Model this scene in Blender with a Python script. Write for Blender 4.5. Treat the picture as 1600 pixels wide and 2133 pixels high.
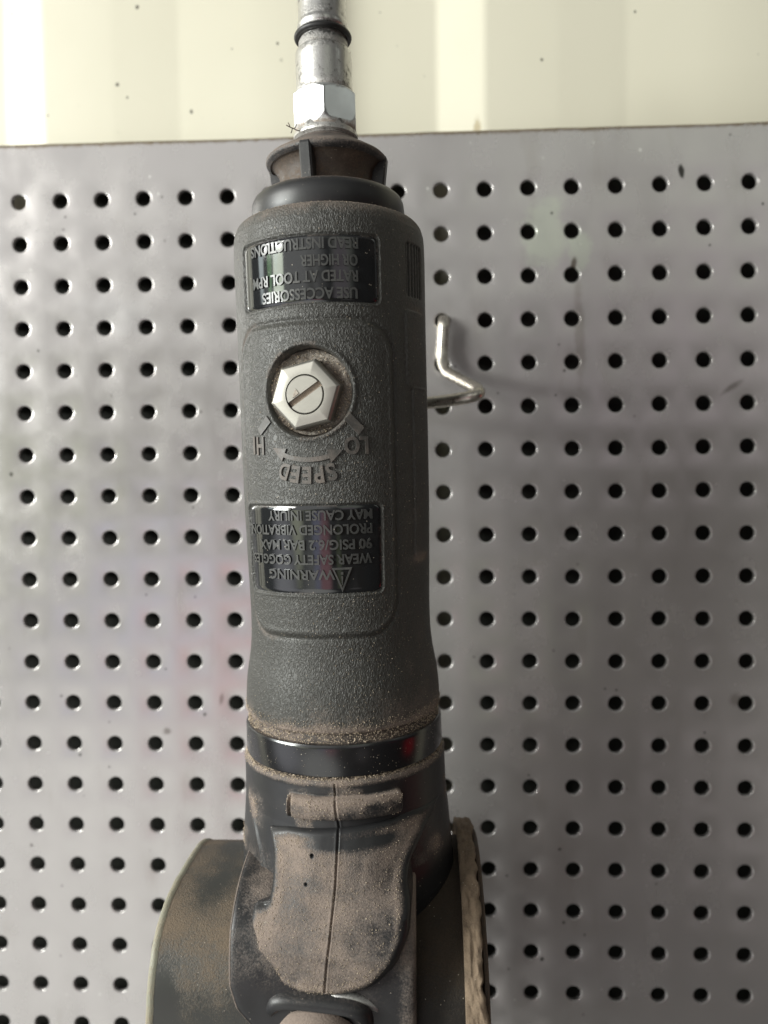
import bpy, math, random
import numpy as np
from mathutils import Matrix, Vector, Euler

for o in list(bpy.data.objects): bpy.data.objects.remove(o)
SC = bpy.context.scene
COL = SC.collection
MM = 0.001
R_ = math.radians
rng = np.random.default_rng(7)

# ------------------------------------------------------------------ camera
CAM = np.array([13.83, -271.7, 11.13]); CE = (1.53306, 0.01111, 0.04522); FPX = 1602.0
cd = bpy.data.cameras.new('camera'); cam = bpy.data.objects.new('camera', cd); COL.objects.link(cam)
cam.location = CAM*MM; cam.rotation_euler = CE
cd.sensor_fit = 'VERTICAL'; cd.sensor_height = 36.0; cd.lens = FPX/2133*36.0
cd.clip_start = 0.01; cd.clip_end = 50
cd.dof.use_dof = True; cd.dof.focus_distance = 0.193; cd.dof.aperture_fstop = 9.5
SC.camera = cam
SC.render.resolution_x = 768; SC.render.resolution_y = 1024
SC.render.engine = 'CYCLES'
SC.view_settings.view_transform = 'Standard'; SC.view_settings.look = 'None'
SC.view_settings.exposure = 0.12; SC.view_settings.gamma = 1.0

# ------------------------------------------------------------------ world: the dim workshop round the panel
W = bpy.data.worlds.new('World'); SC.world = W; W.use_nodes = True
wn = W.node_tree; wn.nodes.clear()
def wnode(t, **k):
    n = wn.nodes.new(t)
    for a, b in k.items(): setattr(n, a, b)
    return n
wo = wnode('ShaderNodeOutputWorld'); wb = wnode('ShaderNodeBackground'); wn.links.new(wb.outputs[0], wo.inputs[0])
tc = wnode('ShaderNodeTexCoord')
def dirv(az, el):   # azimuth from the view back into the room (-Y), positive to the right (+X)
    a, e = R_(az), R_(el)
    return (math.sin(a)*math.cos(e), -math.cos(a)*math.cos(e), math.sin(e))
def patch(prev, az, el, r0, r1, colr):
    d = wnode('ShaderNodeVectorMath', operation='DOT_PRODUCT'); wn.links.new(tc.outputs['Generated'], d.inputs[0]); d.inputs[1].default_value = dirv(az, el)
    m = wnode('ShaderNodeMapRange', interpolation_type='SMOOTHSTEP'); wn.links.new(d.outputs['Value'], m.inputs['Value'])
    m.inputs['From Min'].default_value = math.cos(R_(r1)); m.inputs['From Max'].default_value = math.cos(R_(r0))
    x = wnode('ShaderNodeMix', data_type='RGBA'); wn.links.new(m.outputs[0], x.inputs[0])
    wn.links.new(prev, x.inputs[6]); x.inputs[7].default_value = (*colr, 1)
    return x.outputs[2]
base = wnode('ShaderNodeRGB'); base.outputs[0].default_value = (0.15, 0.143, 0.14, 1)
cur = base.outputs[0]
for p in [(0, 90, 20, 75, (0.45, 0.45, 0.44)),        # pale roof
          (0, -90, 15, 60, (0.10, 0.09, 0.08)),       # dark floor
          (95, 0, 15, 70, (0.06, 0.054, 0.05)),       # dark right side of the room
          (-30, 22, 12, 34, (2.3, 2.3, 2.25)),        # bright upper left
          (20, 23, 6, 18, (1.7, 1.8, 1.55)),          # paler upper right
          (18, 9, 4, 12, (1.3, 1.15, 1.25)),
          (-26, -33, 10, 27, (3.4, 3.4, 3.25)),       # bright yard seen lower left
          (-17, 2, 5, 12, (0.28, 0.25, 0.19)),        # dark olive band
          (-29, 0, 3, 8, (0.9, 1.05, 0.50)),         # greenery
          (-18, -9, 2, 9, (1.9, 1.95, 2.7)),         # bluish
          (-10, -13, 3, 9, (2.6, 1.25, 1.4)),          # pinkish
          (-3, 2, 4, 12, (0.5, 0.48, 0.46)),          # whoever stands in front
          (17, -15, 12, 24, (0.12, 0.09, 0.07)),      # brown dark
          (25, -20, 2, 9, (0.75, 0.68, 0.68)),
          (6, -11, 1, 4, (0.7, 0.8, 0.45)),
          (-57, 11, 6, 7.5, (15, 16.5, 13.5)),        # the window
          (-60, 17, 4.5, 5.5, (15, 17, 15)),
          (-69, 13, 2.5, 4, (2.2, 4.2, 2.0)),
          (-82, 14, 2.5, 5, (8, 9, 9)),
          (-44, -4, 3, 11, (4.4, 4.6, 3.4)),
          (-64, -20, 6, 22, (3.0, 3.0, 3.2)),
          (75, 18, 6, 14, (0.4, 0.42, 0.40)),
          (66, 27, 4, 9, (2.4, 2.5, 2.3)),
          (84, -18, 3, 9, (1.6, 0.03, 0.07)),         # something red
          (60, 2, 3, 7, (0.45, 0.03, 0.13)),
          (84, 12, 2, 6, (0.4, 0.38, 0.42)),
          ]: cur = patch(cur, *p)
wn.links.new(cur, wb.inputs['Color']); wb.inputs['Strength'].default_value = 0.40

def area(name, loc, target, sx, sy, power, colr, spread=180):
    l = bpy.data.lights.new(name, 'AREA'); l.shape = 'RECTANGLE'; l.size = sx; l.size_y = sy; l.energy = power; l.color = colr
    l.spread = R_(spread)
    o = bpy.data.objects.new(name, l); COL.objects.link(o); o.location = loc
    o.rotation_euler = (Vector(target)-Vector(loc)).to_track_quat('-Z', 'Y').to_euler(); return o
def kd(az, el, d): v = dirv(az, el); return (v[0]*d, v[1]*d, v[2]*d)
area('window_light', kd(-61, 8.0, 1.1), (0, 0, 0), 0.40, 0.11, 11.5, (0.97, 1.0, 0.97))
area('doorway_light', kd(-60, 23, 1.0), (0, 0, 0.03), 0.45, 0.20, 6.9, (1.0, 0.985, 0.94))

# ------------------------------------------------------------------ helpers
def rot(rx, ry, rz): return np.array(Euler((rx, ry, rz)).to_matrix())
RC = rot(*CE)
def pt(px, py, dep): return CAM + RC @ np.array([(px-800)/FPX, -(py-1066.5)/FPX, -1.0])*dep
PA, PB = pt(674, 120, 204), pt(720, 1570, 215)
U = (PA-PB)/np.linalg.norm(PA-PB); AZ = R_(-9.5)
yb = -(lambda n: n-U*(n@U))(np.array([math.sin(AZ), -math.cos(AZ), 0])); yb /= np.linalg.norm(yb)
xb = np.cross(yb, U); T = np.c_[xb, yb, U]
def loc(Wp): return (np.atleast_2d(Wp)-PB)@T          # world mm -> tool mm
TOOLM = Matrix.Translation(Vector(PB*MM)) @ Matrix(T.tolist()).to_4x4()

def obj(name, V, F, mat, parent=None, smooth=True, dust=None, label=None):
    me = bpy.data.meshes.new(name)
    V = np.asarray(V, float)*MM
    if isinstance(F, np.ndarray):
        k = F.shape[1]; me.vertices.add(len(V)); me.vertices.foreach_set('co', V.ravel())
        me.loops.add(F.size); me.loops.foreach_set('vertex_index', F.ravel().astype(np.int32))
        me.polygons.add(len(F)); me.polygons.foreach_set('loop_start', (np.arange(len(F))*k).astype(np.int32))
        me.polygons.foreach_set('loop_total', np.full(len(F), k, np.int32))
        me.update(calc_edges=True); me.validate()
    else:
        me.from_pydata(V.tolist(), [], [tuple(int(i) for i in f) for f in F]); me.update()
    if smooth: me.polygons.foreach_set('use_smooth', [True]*len(me.polygons))
    a = me.attributes.new('dust', 'FLOAT', 'POINT')
    d = np.zeros(len(me.vertices)) if dust is None else np.broadcast_to(np.asarray(dust, float).ravel(), (len(me.vertices),)) if np.size(dust) == 1 else np.asarray(dust, float).ravel()
    a.data.foreach_set('value', np.ascontiguousarray(d, dtype=np.float32))
    me.materials.append(mat)
    o = bpy.data.objects.new(name, me); COL.objects.link(o)
    if parent: o.parent = parent
    if label: o['label'] = label
    return o
def fixn(o):
    import bmesh
    bm = bmesh.new(); bm.from_mesh(o.data); bmesh.ops.recalc_face_normals(bm, faces=bm.faces); bm.to_mesh(o.data); bm.free()
def sharp(o, ang=35):
    o.data.set_sharp_from_angle(angle=R_(ang)); return o
def grid_faces(nr, nc, wrap=False, flip=False):
    i = np.arange(nr-1)[:, None]; j = np.arange(nc if wrap else nc-1)[None, :]; j2 = (j+1) % nc
    a = i*nc+j; b = i*nc+j2; c = (i+1)*nc+j2; d = (i+1)*nc+j
    F = np.stack([a, b, c, d] if not flip else [a, d, c, b], -1).reshape(-1, 4); return F
def sstep(a, b, x):
    t = np.clip((x-a)/(b-a), 0, 1); return t*t*(3-2*t)
def tag(o, label, cat, group=None, kind=None):
    if label: o['label'] = label
    if cat: o['category'] = cat
    if group: o['group'] = group
    if kind: o['kind'] = kind
def lathe(name, prof, mat, parent, n=96, dust=None, c=(0, 0), label=None):
    """profile of (z, r) about the tool axis"""
    P = np.array(prof, float); th = np.linspace(0, 2*np.pi, n, endpoint=False)
    V = np.stack([c[0]+P[:, 1:2]*np.sin(th), c[1]-P[:, 1:2]*np.cos(th), np.repeat(P[:, 0:1], n, 1)], -1).reshape(-1, 3)
    d = None if dust is None else np.repeat(np.array(dust, float)[:, None], n, 1)
    o = obj(name, V, grid_faces(len(P), n, True), mat, parent, dust=d, label=label); fixn(o); return sharp(o, 40)
def lathe_dir(name, prof, org, axis, mat, parent, n=72, dust=0, rad=None, up=(0, 0, 1)):
    """profile of (t, r) along any axis; rad(angle, r, t) may deform the radius"""
    a = np.array(axis, float); a /= np.linalg.norm(a); e1 = np.cross(np.array(up, float), a); e1 /= np.linalg.norm(e1); e2 = np.cross(a, e1)
    P = np.array(prof, float); th = np.linspace(0, 2*np.pi, n, endpoint=False)
    Rr = np.repeat(P[:, 1:2], n, 1); Tt = np.repeat(P[:, 0:1], n, 1); TH = np.repeat(th[None], len(P), 0)
    if rad: Rr, Tt = rad(TH, Rr, Tt)
    V = (np.array(org)+Tt[..., None]*a+Rr[..., None]*(np.cos(TH)[..., None]*e1+np.sin(TH)[..., None]*e2)).reshape(-1, 3)
    o = obj(name, V, grid_faces(len(P), n, True), mat, parent, dust=dust); fixn(o); return sharp(o, 40)
def tube(pts, r, n=16, sub=8, bend=4.0):
    """swept round wire through points, corners smoothed"""
    P = np.array(pts, float)
    Q = []
    for i in range(len(P)):                      # round the corners with arcs
        if i in (0, len(P)-1): Q.append(P[i]); continue
        a, b, c = P[i-1], P[i], P[i+1]; la, lc = np.linalg.norm(a-b), np.linalg.norm(c-b); q = min(bend, la*.45, lc*.45)
        p0 = b+(a-b)/la*q; p2 = b+(c-b)/lc*q
        for t in np.linspace(0, 1, sub): Q.append((1-t)**2*p0+2*t*(1-t)*b+t*t*p2)
    Q = np.array(Q); tg = np.gradient(Q, axis=0); tg /= np.linalg.norm(tg, axis=1)[:, None]
    nrm = np.cross(tg[0], [0.3, 0.9, 0.2]); nrm /= np.linalg.norm(nrm); V = []
    for i in range(len(Q)):
        nrm = nrm-tg[i]*(nrm@tg[i]); nrm /= np.linalg.norm(nrm); b = np.cross(tg[i], nrm)
        for k in range(n):
            an = 2*np.pi*k/n; V.append(Q[i]+r*(math.cos(an)*nrm+math.sin(an)*b))
    F = [tuple(f) for f in grid_faces(len(Q), n, True)]
    F.append(tuple(range(n))[::-1]); F.append(tuple((len(Q)-1)*n+k for k in range(n)))
    return np.array(V), F
def sd_round(x, y, hx, hy, r):
    qx = np.abs(x)-hx+r; qy = np.abs(y)-hy+r
    return np.hypot(np.maximum(qx, 0), np.maximum(qy, 0))+np.minimum(np.maximum(qx, qy), 0)-r
def sd_poly(x, y, poly):
    d = np.full(x.shape, 1e9); ins = np.zeros(x.shape, bool); n = len(poly)
    for i in range(n):
        ax, ay = poly[i]; bx, by = poly[(i+1) % n]; ex, ey = bx-ax, by-ay
        t = np.clip(((x-ax)*ex+(y-ay)*ey)/(ex*ex+ey*ey+1e-12), 0, 1)
        d = np.minimum(d, np.hypot(x-ax-t*ex, y-ay-t*ey))
        c = ((ay > y) != (by > y)) & (x < (bx-ax)*(y-ay)/(by-ay+1e-12)+ax); ins ^= c
    return np.where(ins, -d, d)
def sd_line(x, y, P):
    d = np.full(x.shape, 1e9)
    for (ax, ay), (bx, by) in zip(P[:-1], P[1:]):
        ex, ey = bx-ax, by-ay; t = np.clip(((x-ax)*ex+(y-ay)*ey)/(ex*ex+ey*ey), 0, 1)
        d = np.minimum(d, np.hypot(x-ax-t*ex, y-ay-t*ey))
    return d
def vnoise(x, y, s, seed=0):
    """cheap smooth value noise for shape wobble"""
    r = np.random.default_rng(seed); G = r.random((64, 64)); X = x/s; Y = y/s
    xi = np.floor(X).astype(int); yi = np.floor(Y).astype(int); fx = X-xi; fy = Y-yi; fx = fx*fx*(3-2*fx); fy = fy*fy*(3-2*fy)
    g = lambda a, b: G[a % 64, b % 64]
    return (g(xi, yi)*(1-fx)+g(xi+1, yi)*fx)*(1-fy)+(g(xi, yi+1)*(1-fx)+g(xi+1, yi+1)*fx)*fy
def fbm(x, y, s, seed=0): return (vnoise(x, y, s, seed)+.5*vnoise(x, y, s/2, seed+1)+.25*vnoise(x, y, s/4, seed+2))/1.75

# ------------------------------------------------------------------ materials
class M:
    def __init__(s, name):
        s.m = bpy.data.materials.new(name); s.m.use_nodes = True; s.t = s.m.node_tree; s.t.nodes.clear()
        s.out = s.n('ShaderNodeOutputMaterial'); s.b = s.n('ShaderNodeBsdfPrincipled'); s.l(s.b.outputs[0], s.out.inputs[0])
        s.tc = s.n('ShaderNodeTexCoord'); s.oc = s.tc.outputs['Object']
    def n(s, t, **k):
        x = s.t.nodes.new(t)
        for a, b in k.items(): setattr(x, a, b)
        return x
    def l(s, a, b): s.t.links.new(a, b)
    def inp(s, sock, v):
        if isinstance(v, bpy.types.NodeSocket): s.l(v, sock)
        elif isinstance(v, tuple) and len(v) == 3 and sock.type == 'RGBA': sock.default_value = (*v, 1)
        else: sock.default_value = v
    def noise(s, size, detail=3, rough=.55, stretch=(1, 1, 1), dist=0, off=0):
        mp = s.n('ShaderNodeMapping'); s.l(s.oc, mp.inputs[0]); mp.inputs['Scale'].default_value = stretch; mp.inputs['Location'].default_value = (off, off*.7, off*.3)
        x = s.n('ShaderNodeTexNoise'); s.l(mp.outputs[0], x.inputs['Vector']); x.inputs['Scale'].default_value = 1000.0/size
        x.inputs['Detail'].default_value = detail; x.inputs['Roughness'].default_value = rough; x.inputs['Distortion'].default_value = dist
        return x.outputs['Fac']
    def voro(s, size, feature='F1', rnd=1, stretch=(1, 1, 1)):
        mp = s.n('ShaderNodeMapping'); s.l(s.oc, mp.inputs[0]); mp.inputs['Scale'].default_value = stretch
        x = s.n('ShaderNodeTexVoronoi', feature=feature); s.l(mp.outputs[0], x.inputs['Vector']); x.inputs['Scale'].default_value = 1000.0/size
        x.inputs['Randomness'].default_value = rnd; return x
    def ramp(s, f, a, b, lo=0.0, hi=1.0):
        x = s.n('ShaderNodeMapRange', interpolation_type='SMOOTHSTEP'); s.inp(x.inputs['Value'], f)
        x.inputs['From Min'].default_value = a; x.inputs['From Max'].default_value = b; x.inputs['To Min'].default_value = lo; x.inputs['To Max'].default_value = hi
        return x.outputs[0]
    def math(s, op, a, b=0.0, c=0.0):
        x = s.n('ShaderNodeMath', operation=op); s.inp(x.inputs[0], a); s.inp(x.inputs[1], b)
        if len(x.inputs) > 2: s.inp(x.inputs[2], c)
        return x.outputs[0]
    def mix(s, f, a, b):
        x = s.n('ShaderNodeMix', data_type='RGBA'); s.inp(x.inputs[0], f); s.inp(x.inputs[6], a); s.inp(x.inputs[7], b); return x.outputs[2]
    def attr(s, name='dust'): return s.n('ShaderNodeAttribute', attribute_name=name).outputs['Fac']
    def bump(s, h, dist, strength=1.0, normal=None):
        x = s.n('ShaderNodeBump'); s.inp(x.inputs['Height'], h); x.inputs['Distance'].default_value = dist*MM; x.inputs['Strength'].default_value = strength
        if normal: s.l(normal, x.inputs['Normal'])
        return x.outputs[0]
    def set(s, col=None, rough=None, metal=None, normal=None, spec=None, coat=None):
        for k, v in (('Base Color', col), ('Roughness', rough), ('Metallic', metal), ('Normal', normal), ('Specular IOR Level', spec), ('Coat Weight', coat)):
            if v is not None: s.inp(s.b.inputs[k], v)
        return s.m
    def spot(s, x, y, rx, ry, ang=0):
        """soft 0..1 blot at (x,y) mm in the object's x/z plane"""
        mp = s.n('ShaderNodeMapping', vector_type='TEXTURE'); s.l(s.oc, mp.inputs[0])
        mp.inputs['Location'].default_value = (x*MM, 0, y*MM); mp.inputs['Rotation'].default_value = (0, R_(ang), 0); mp.inputs['Scale'].default_value = (rx*MM, 1e3, ry*MM)
        v = s.n('ShaderNodeVectorMath', operation='LENGTH'); s.l(mp.outputs[0], v.inputs[0]); return v.outputs['Value']

DUSTC = (0.205, 0.163, 0.136)
def dusty(name, base, rough, metal=0.0, spec=.5, amb=0.0, leather=False, scratch=False, dustc=DUSTC, grainy=1.0):
    m = M(name)
    d = m.math('ADD', m.attr(), amb)
    n1 = m.noise(5.0, 4, .6); n2 = m.noise(0.45, 3, .7)
    f = m.math('ADD', d, m.math('MULTIPLY', m.math('SUBTRACT', n1, .5), m.math('MULTIPLY', m.ramp(d, 0, .25), .9)))
    f = m.math('ADD', f, m.math('MULTIPLY', m.math('SUBTRACT', n2, .5), m.math('MULTIPLY', m.ramp(d, 0, .2), 1.1*grainy)))
    f = m.ramp(f, 0.05, 0.95)
    tint = m.mix(m.noise(12, 3), base, tuple(c*0.8 for c in base))
    dcol = m.mix(m.noise(.5, 2, .7, off=3), tuple(c*.72 for c in dustc), tuple(min(1, c*1.25) for c in dustc))
    col = m.mix(f, tint, dcol)
    fl = m.voro(1.0).outputs['Distance']                     # stray pale dust flecks
    fl = m.math('MULTIPLY', m.ramp(fl, .16, .10), m.ramp(m.noise(2.6, 2), .56, .66))
    col = m.mix(m.math('MULTIPLY', fl, .75), col, (0.42, 0.37, 0.30))
    r = m.math('ADD', m.math('MULTIPLY', f, .95-rough), rough)
    r = m.math('ADD', r, m.math('MULTIPLY', m.math('SUBTRACT', n1, .5), .12))
    h = m.math('MULTIPLY', n2, f)
    nb = m.bump(h, .16 if grainy else .05, 1)
    if leather:
        w = m.noise(.70, 1, .4, stretch=(1.1, 1, .66), dist=.7)
        w = m.ramp(m.math('ABSOLUTE', m.math('SUBTRACT', w, .5)), 0.13, .0)
        nb = m.bump(w, .10, 1.0, nb)
    if scratch:
        st = m.ramp(m.noise(3.2, 5, .75, off=6), .52, .66, 0, .8)
        col = m.mix(st, col, (0.10, 0.092, 0.08)); r = m.math('ADD', r, m.math('MULTIPLY', st, .2))
        sc = m.noise(.9, 3, .7, stretch=(.3, .3, 3.0))
        nb = m.bump(sc, .02, 1, nb); r = m.math('ADD', r, m.math('MULTIPLY', m.math('SUBTRACT', sc, .4), .25))
    return m.set(col, r, m.math('MULTIPLY', m.math('SUBTRACT', 1.0, f), metal) if metal else 0.0, nb, spec)

MG = dusty('textured_rubber', (0.044, 0.043, 0.038), .50, leather=True, amb=.02)
MP = dusty('smooth_black_plastic', (0.020, 0.020, 0.021), .40, spec=.42)
MGLOSS = dusty('glossy_black_plastic', (0.012, 0.013, 0.014), .08, grainy=.3, spec=.8)
MLET = dusty('worn_lettering', (0.055, 0.056, 0.054), .30, amb=.06, grainy=.3)
MLETR = dusty('moulded_lettering', (0.050, 0.050, 0.047), .42, amb=.05, grainy=.3)
MBAND = dusty('black_band', (0.012, 0.012, 0.013), .20, grainy=.4, spec=.7)
MALU = dusty('worn_aluminium', (0.62, 0.61, 0.59), .30, metal=1.0, scratch=True, dustc=(0.22, 0.20, 0.18))
MZINC = dusty('zinc_nut', (0.70, 0.72, 0.72), .30, metal=.95, dustc=(0.30, 0.24, 0.19))
MVALVE = dusty('plated_nut', (0.40, 0.385, 0.345), .42, metal=.8, dustc=(0.36, 0.29, 0.23))
MRUB = dusty('seal_rubber', (0.012, 0.012, 0.012), .45)
MSEAT = dusty('grimy_seat', (0.17, 0.155, 0.135), .36, metal=.8, dustc=(0.16, 0.125, 0.10))
MBROWN = dusty('dusty_recess', (0.040, 0.028, 0.020), .5, dustc=(0.13, 0.09, 0.06))
MDRUM = dusty('painted_steel_guard', (0.036, 0.037, 0.033), .40, dustc=(0.150, 0.114, 0.080))
MDRUMR = dusty('worn_steel_guard', (0.020, 0.018, 0.016), .45, spec=.25, dustc=(0.052, 0.040, 0.029))
MEDGE = dusty('pale_edge', (0.26, 0.26, 0.20), .5, amb=.1, dustc=(0.30, 0.25, 0.18))
MTAN = dusty('caked_sawdust', (0.06, 0.043, 0.03), .95, amb=.22, dustc=(0.19, 0.14, 0.095))
def mat_wire():
    m = M('galvanised_wire'); n = m.noise(2.5, 4, .6)
    return m.set(m.mix(n, (0.50, 0.46, 0.40), (0.72, 0.69, 0.62)), m.ramp(n, .2, .8, .2, .42), 1.0, m.bump(m.noise(.6, 3), .03))
MWIRE = mat_wire()
def mat_grain():
    m = M('sawdust_grain'); i = m.n('ShaderNodeObjectInfo'); n = m.noise(.5, 1)
    return m.set(m.mix(n, (0.22, 0.16, 0.10), (0.62, 0.52, 0.40)), .6)
MGRAIN = mat_grain()
def mat_dirt(c=(0.03, .028, .025)):
    m = M('dirt_fleck'); return m.set(c, .7)

def mat_board():
    m = M('grey_painted_steel')
    big = m.noise(60, 4, .55); mid = m.noise(14, 4, .6); fine = m.noise(.8, 2)
    col = m.mix(big, (0.372, 0.355, 0.348), (0.420, 0.402, 0.393))
    col = m.mix(m.ramp(m.noise(22, 5, .65, stretch=(2.2, 1, .5), off=2), .56, .74, 0, .22), col, (0.26, 0.235, 0.205))
    wv = m.math('MULTIPLY', m.math('SUBTRACT', m.noise(5, 5, .7, off=5), .5), 1.5)
    def blot(x, y, rx, ry, cc, amt, a, b, ang=0):
        nonlocal col
        s = m.math('ADD', m.spot(x, y, rx, ry, ang), wv); col = m.mix(m.ramp(s, b, a, 0, amt), col, cc)
    # smear, run and rubbed patches where the photo has them
    blot(58, 97, 9, 14, (0.47, 0.50, 0.42), .62, .55, 1.05)
    blot(70, 91, 5, 10, (0.48, 0.52, 0.43), .55, .5, 1.0)
    blot(68, 86, 1.3, 4.0, (0.08, 0.06, 0.045), .85, .3, 1.0, 8)
    blot(70, 62, 2.2, 24, (0.24, 0.215, 0.19), .5, .4, 1.1, -2)
    blot(104.5, 116.5, 1.2, 2.6, (0.03, 0.028, 0.025), 1, .6, 1.1, -8)
    blot(122, 43, 5, 1.4, (0.10, 0.085, 0.07), .6, .3, 1.1, -35)
    blot(124, -66, 3.4, 3.6, (0.14, 0.12, 0.10), .5, .3, 1.0, 10)
    blot(-78, -78, 1.9, 1.7, (0.13, 0.11, 0.10), .75, .3, 1.1)
    blot(-58, -66, 1.0, 3.2, (0.13, 0.11, 0.10), .6, .3, 1.1, 12)
    blot(-92, 72, 20, 9, (0.44, 0.43, 0.43), .4, .3, 1.0, 12)
    for size, th, seed, cc in ((9.0, .060, 0, (0.05, .045, .04)), (17.0, .045, 4, (0.04, .035, .03)), (13.0, .038, 9, (0.62, 0.62, 0.58))):
        mp = m.n('ShaderNodeMapping'); m.l(m.oc, mp.inputs[0]); mp.inputs['Location'].default_value = (seed*.013, 0, seed*.007); mp.inputs['Scale'].default_value = (1, 0, 1)
        v = m.n('ShaderNodeTexVoronoi'); m.l(mp.outputs[0], v.inputs['Vector']); v.inputs['Scale'].default_value = 1000/size
        sp = m.n('ShaderNodeSeparateColor'); m.l(v.outputs['Color'], sp.inputs[0])
        f = m.math('MULTIPLY', m.ramp(m.math('ADD', v.outputs['Distance'], m.math('MULTIPLY', m.math('SUBTRACT', m.noise(.7, 2), .5), .05)), th, th*.45), m.math('GREATER_THAN', sp.outputs[0], .35))
        col = m.mix(m.math('MULTIPLY', f, .8), col, cc)
    for px, py, rr, cc in ((1133, 477, .5, .03), (1440, 542, .45, .03), (1538, 466, .5, .03), (1580, 1053, .7, .04), (1312, 2018, .7, .03), (1142, 2047, .75, .02), (1305, 872, .35, .08), (1285, 1438, .4, .06), (432, 290, .5, .10), (303, 466, .45, .07), (160, 470, .45, .06), (362, 519, .4, .09), (18, 988, .8, .06), (425, 860, .5, .07), (402, 1057, .4, .08), (135, 1598, .6, .06), (203, 1523, .4, .14), (100, 1466, .5, .08), (296, 1860, .6, .10), (413, 1503, .7, .08), (1382, 1866, .4, .07), (1063, 1855, .45, .07), (1187, 1960, .55, .06)):
        q = pt(px, py, 275-.025*(py-1066)*.5); col = m.mix(m.ramp(m.math('ADD', m.spot(q[0], q[2], rr, rr*1.2, 20), m.math('MULTIPLY', m.math('SUBTRACT', m.noise(.6, 2), .5), .9)), 1.15, .5, 0, .9), col, (cc, cc*.93, cc*.85))
    for px, py, rr in ((1302, 360, .5), (890, 427, .45), (335, 394, .4), (352, 428, .35)):
        q = pt(px, py, 283); col = m.mix(m.ramp(m.spot(q[0], q[2], rr, rr*1.3), 1.1, .5, 0, .9), col, (0.75, 0.74, 0.70))
    scm = m.ramp(m.noise(.5, 2, .5, stretch=(.9, 1, .035), dist=.3, off=1), .70, .78); scm = m.math('MULTIPLY', scm, m.ramp(m.noise(25, 3, off=12), .52, .66))
    col = m.mix(m.math('MULTIPLY', scm, .35), col, (0.55, 0.54, 0.52))
    # dirt along the bent top edge
    sx = m.n('ShaderNodeSeparateXYZ'); m.l(m.oc, sx.inputs[0])
    e = m.math('ADD', sx.outputs['Z'], m.math('MULTIPLY', m.math('SUBTRACT', m.noise(2.5, 4, .7), .5), .003))
    col = m.mix(m.ramp(e, .1306, .1322, 0, .9), col, (0.20, 0.155, 0.10))
    r = m.math('ADD', m.ramp(mid, .3, .7, .17, .26), m.math('MULTIPLY', m.ramp(m.noise(30, 4, .6, stretch=(1.5, 1, .6), off=8), .40, .80), .10))
    h = m.math('ADD', m.math('MULTIPLY', m.noise(9, 2, .4), 1.0), 0.0)
    nb = m.bump(h, .05); nb = m.bump(m.noise(.9, 2), .006, 1, nb)
    return m.set(col, r, .50, nb, .6)
MBOARD = mat_board()
def mat_wall():
    m = M('cream_painted_sheet')
    col = m.mix(m.noise(70, 4), (0.545, 0.52, 0.415), (0.58, 0.557, 0.452))
    col = m.mix(m.ramp(m.noise(16, 5, .65, off=4), .60, .78, 0, .35), col, (0.60, 0.56, 0.42))
    for size, th, seed in ((16.0, .055, 2), (9.0, .045, 6), (34.0, .036, 3)):
        mp = m.n('ShaderNodeMapping'); m.l(m.oc, mp.inputs[0]); mp.inputs['Location'].default_value = (seed*.013, 0, seed*.011); mp.inputs['Scale'].default_value = (1, 0, 1)
        v = m.n('ShaderNodeTexVoronoi'); m.l(mp.outputs[0], v.inputs['Vector']); v.inputs['Scale'].default_value = 1000/size
        sp = m.n('ShaderNodeSeparateColor'); m.l(v.outputs['Color'], sp.inputs[0])
        f = m.math('MULTIPLY', m.ramp(m.math('ADD', v.outputs['Distance'], m.math('MULTIPLY', m.math('SUBTRACT', m.noise(1.0, 2), .5), .05)), th, th*.4), m.ramp(sp.outputs[0], .25, .8))
        col = m.mix(f, col, (0.06, 0.055, 0.045))
    for px, py, rr in ((298, 35, .8), (255, 190, .75), (407, 246, .75), (275, 216, .5), (1118, 161, .6), (1249, 2, .8), (1302, 70, .55), (22, 26, .5), (108, 249, .45), (587, 118, .6)):
        q = pt(px, py, 287); col = m.mix(m.ramp(m.math('ADD', m.spot(q[0], q[2], rr, rr*1.15), m.math('MULTIPLY', m.math('SUBTRACT', m.noise(.6, 2), .5), .9)), 1.1, .5, 0, .9), col, (0.05, 0.045, 0.035))
    s = m.math('ADD', m.spot(36, 138, 1.8, 6.5, 3), m.math('MULTIPLY', m.math('SUBTRACT', m.noise(3, 4, .7), .5), 1.2))
    col = m.mix(m.ramp(s, 1.0, .3, 0, .75), col, (0.30, 0.24, 0.13))
    return m.set(col, m.ramp(m.noise(12, 3), .3, .7, .38, .5), 0.0, m.bump(m.noise(1.2, 3), .02), .4)

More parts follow.
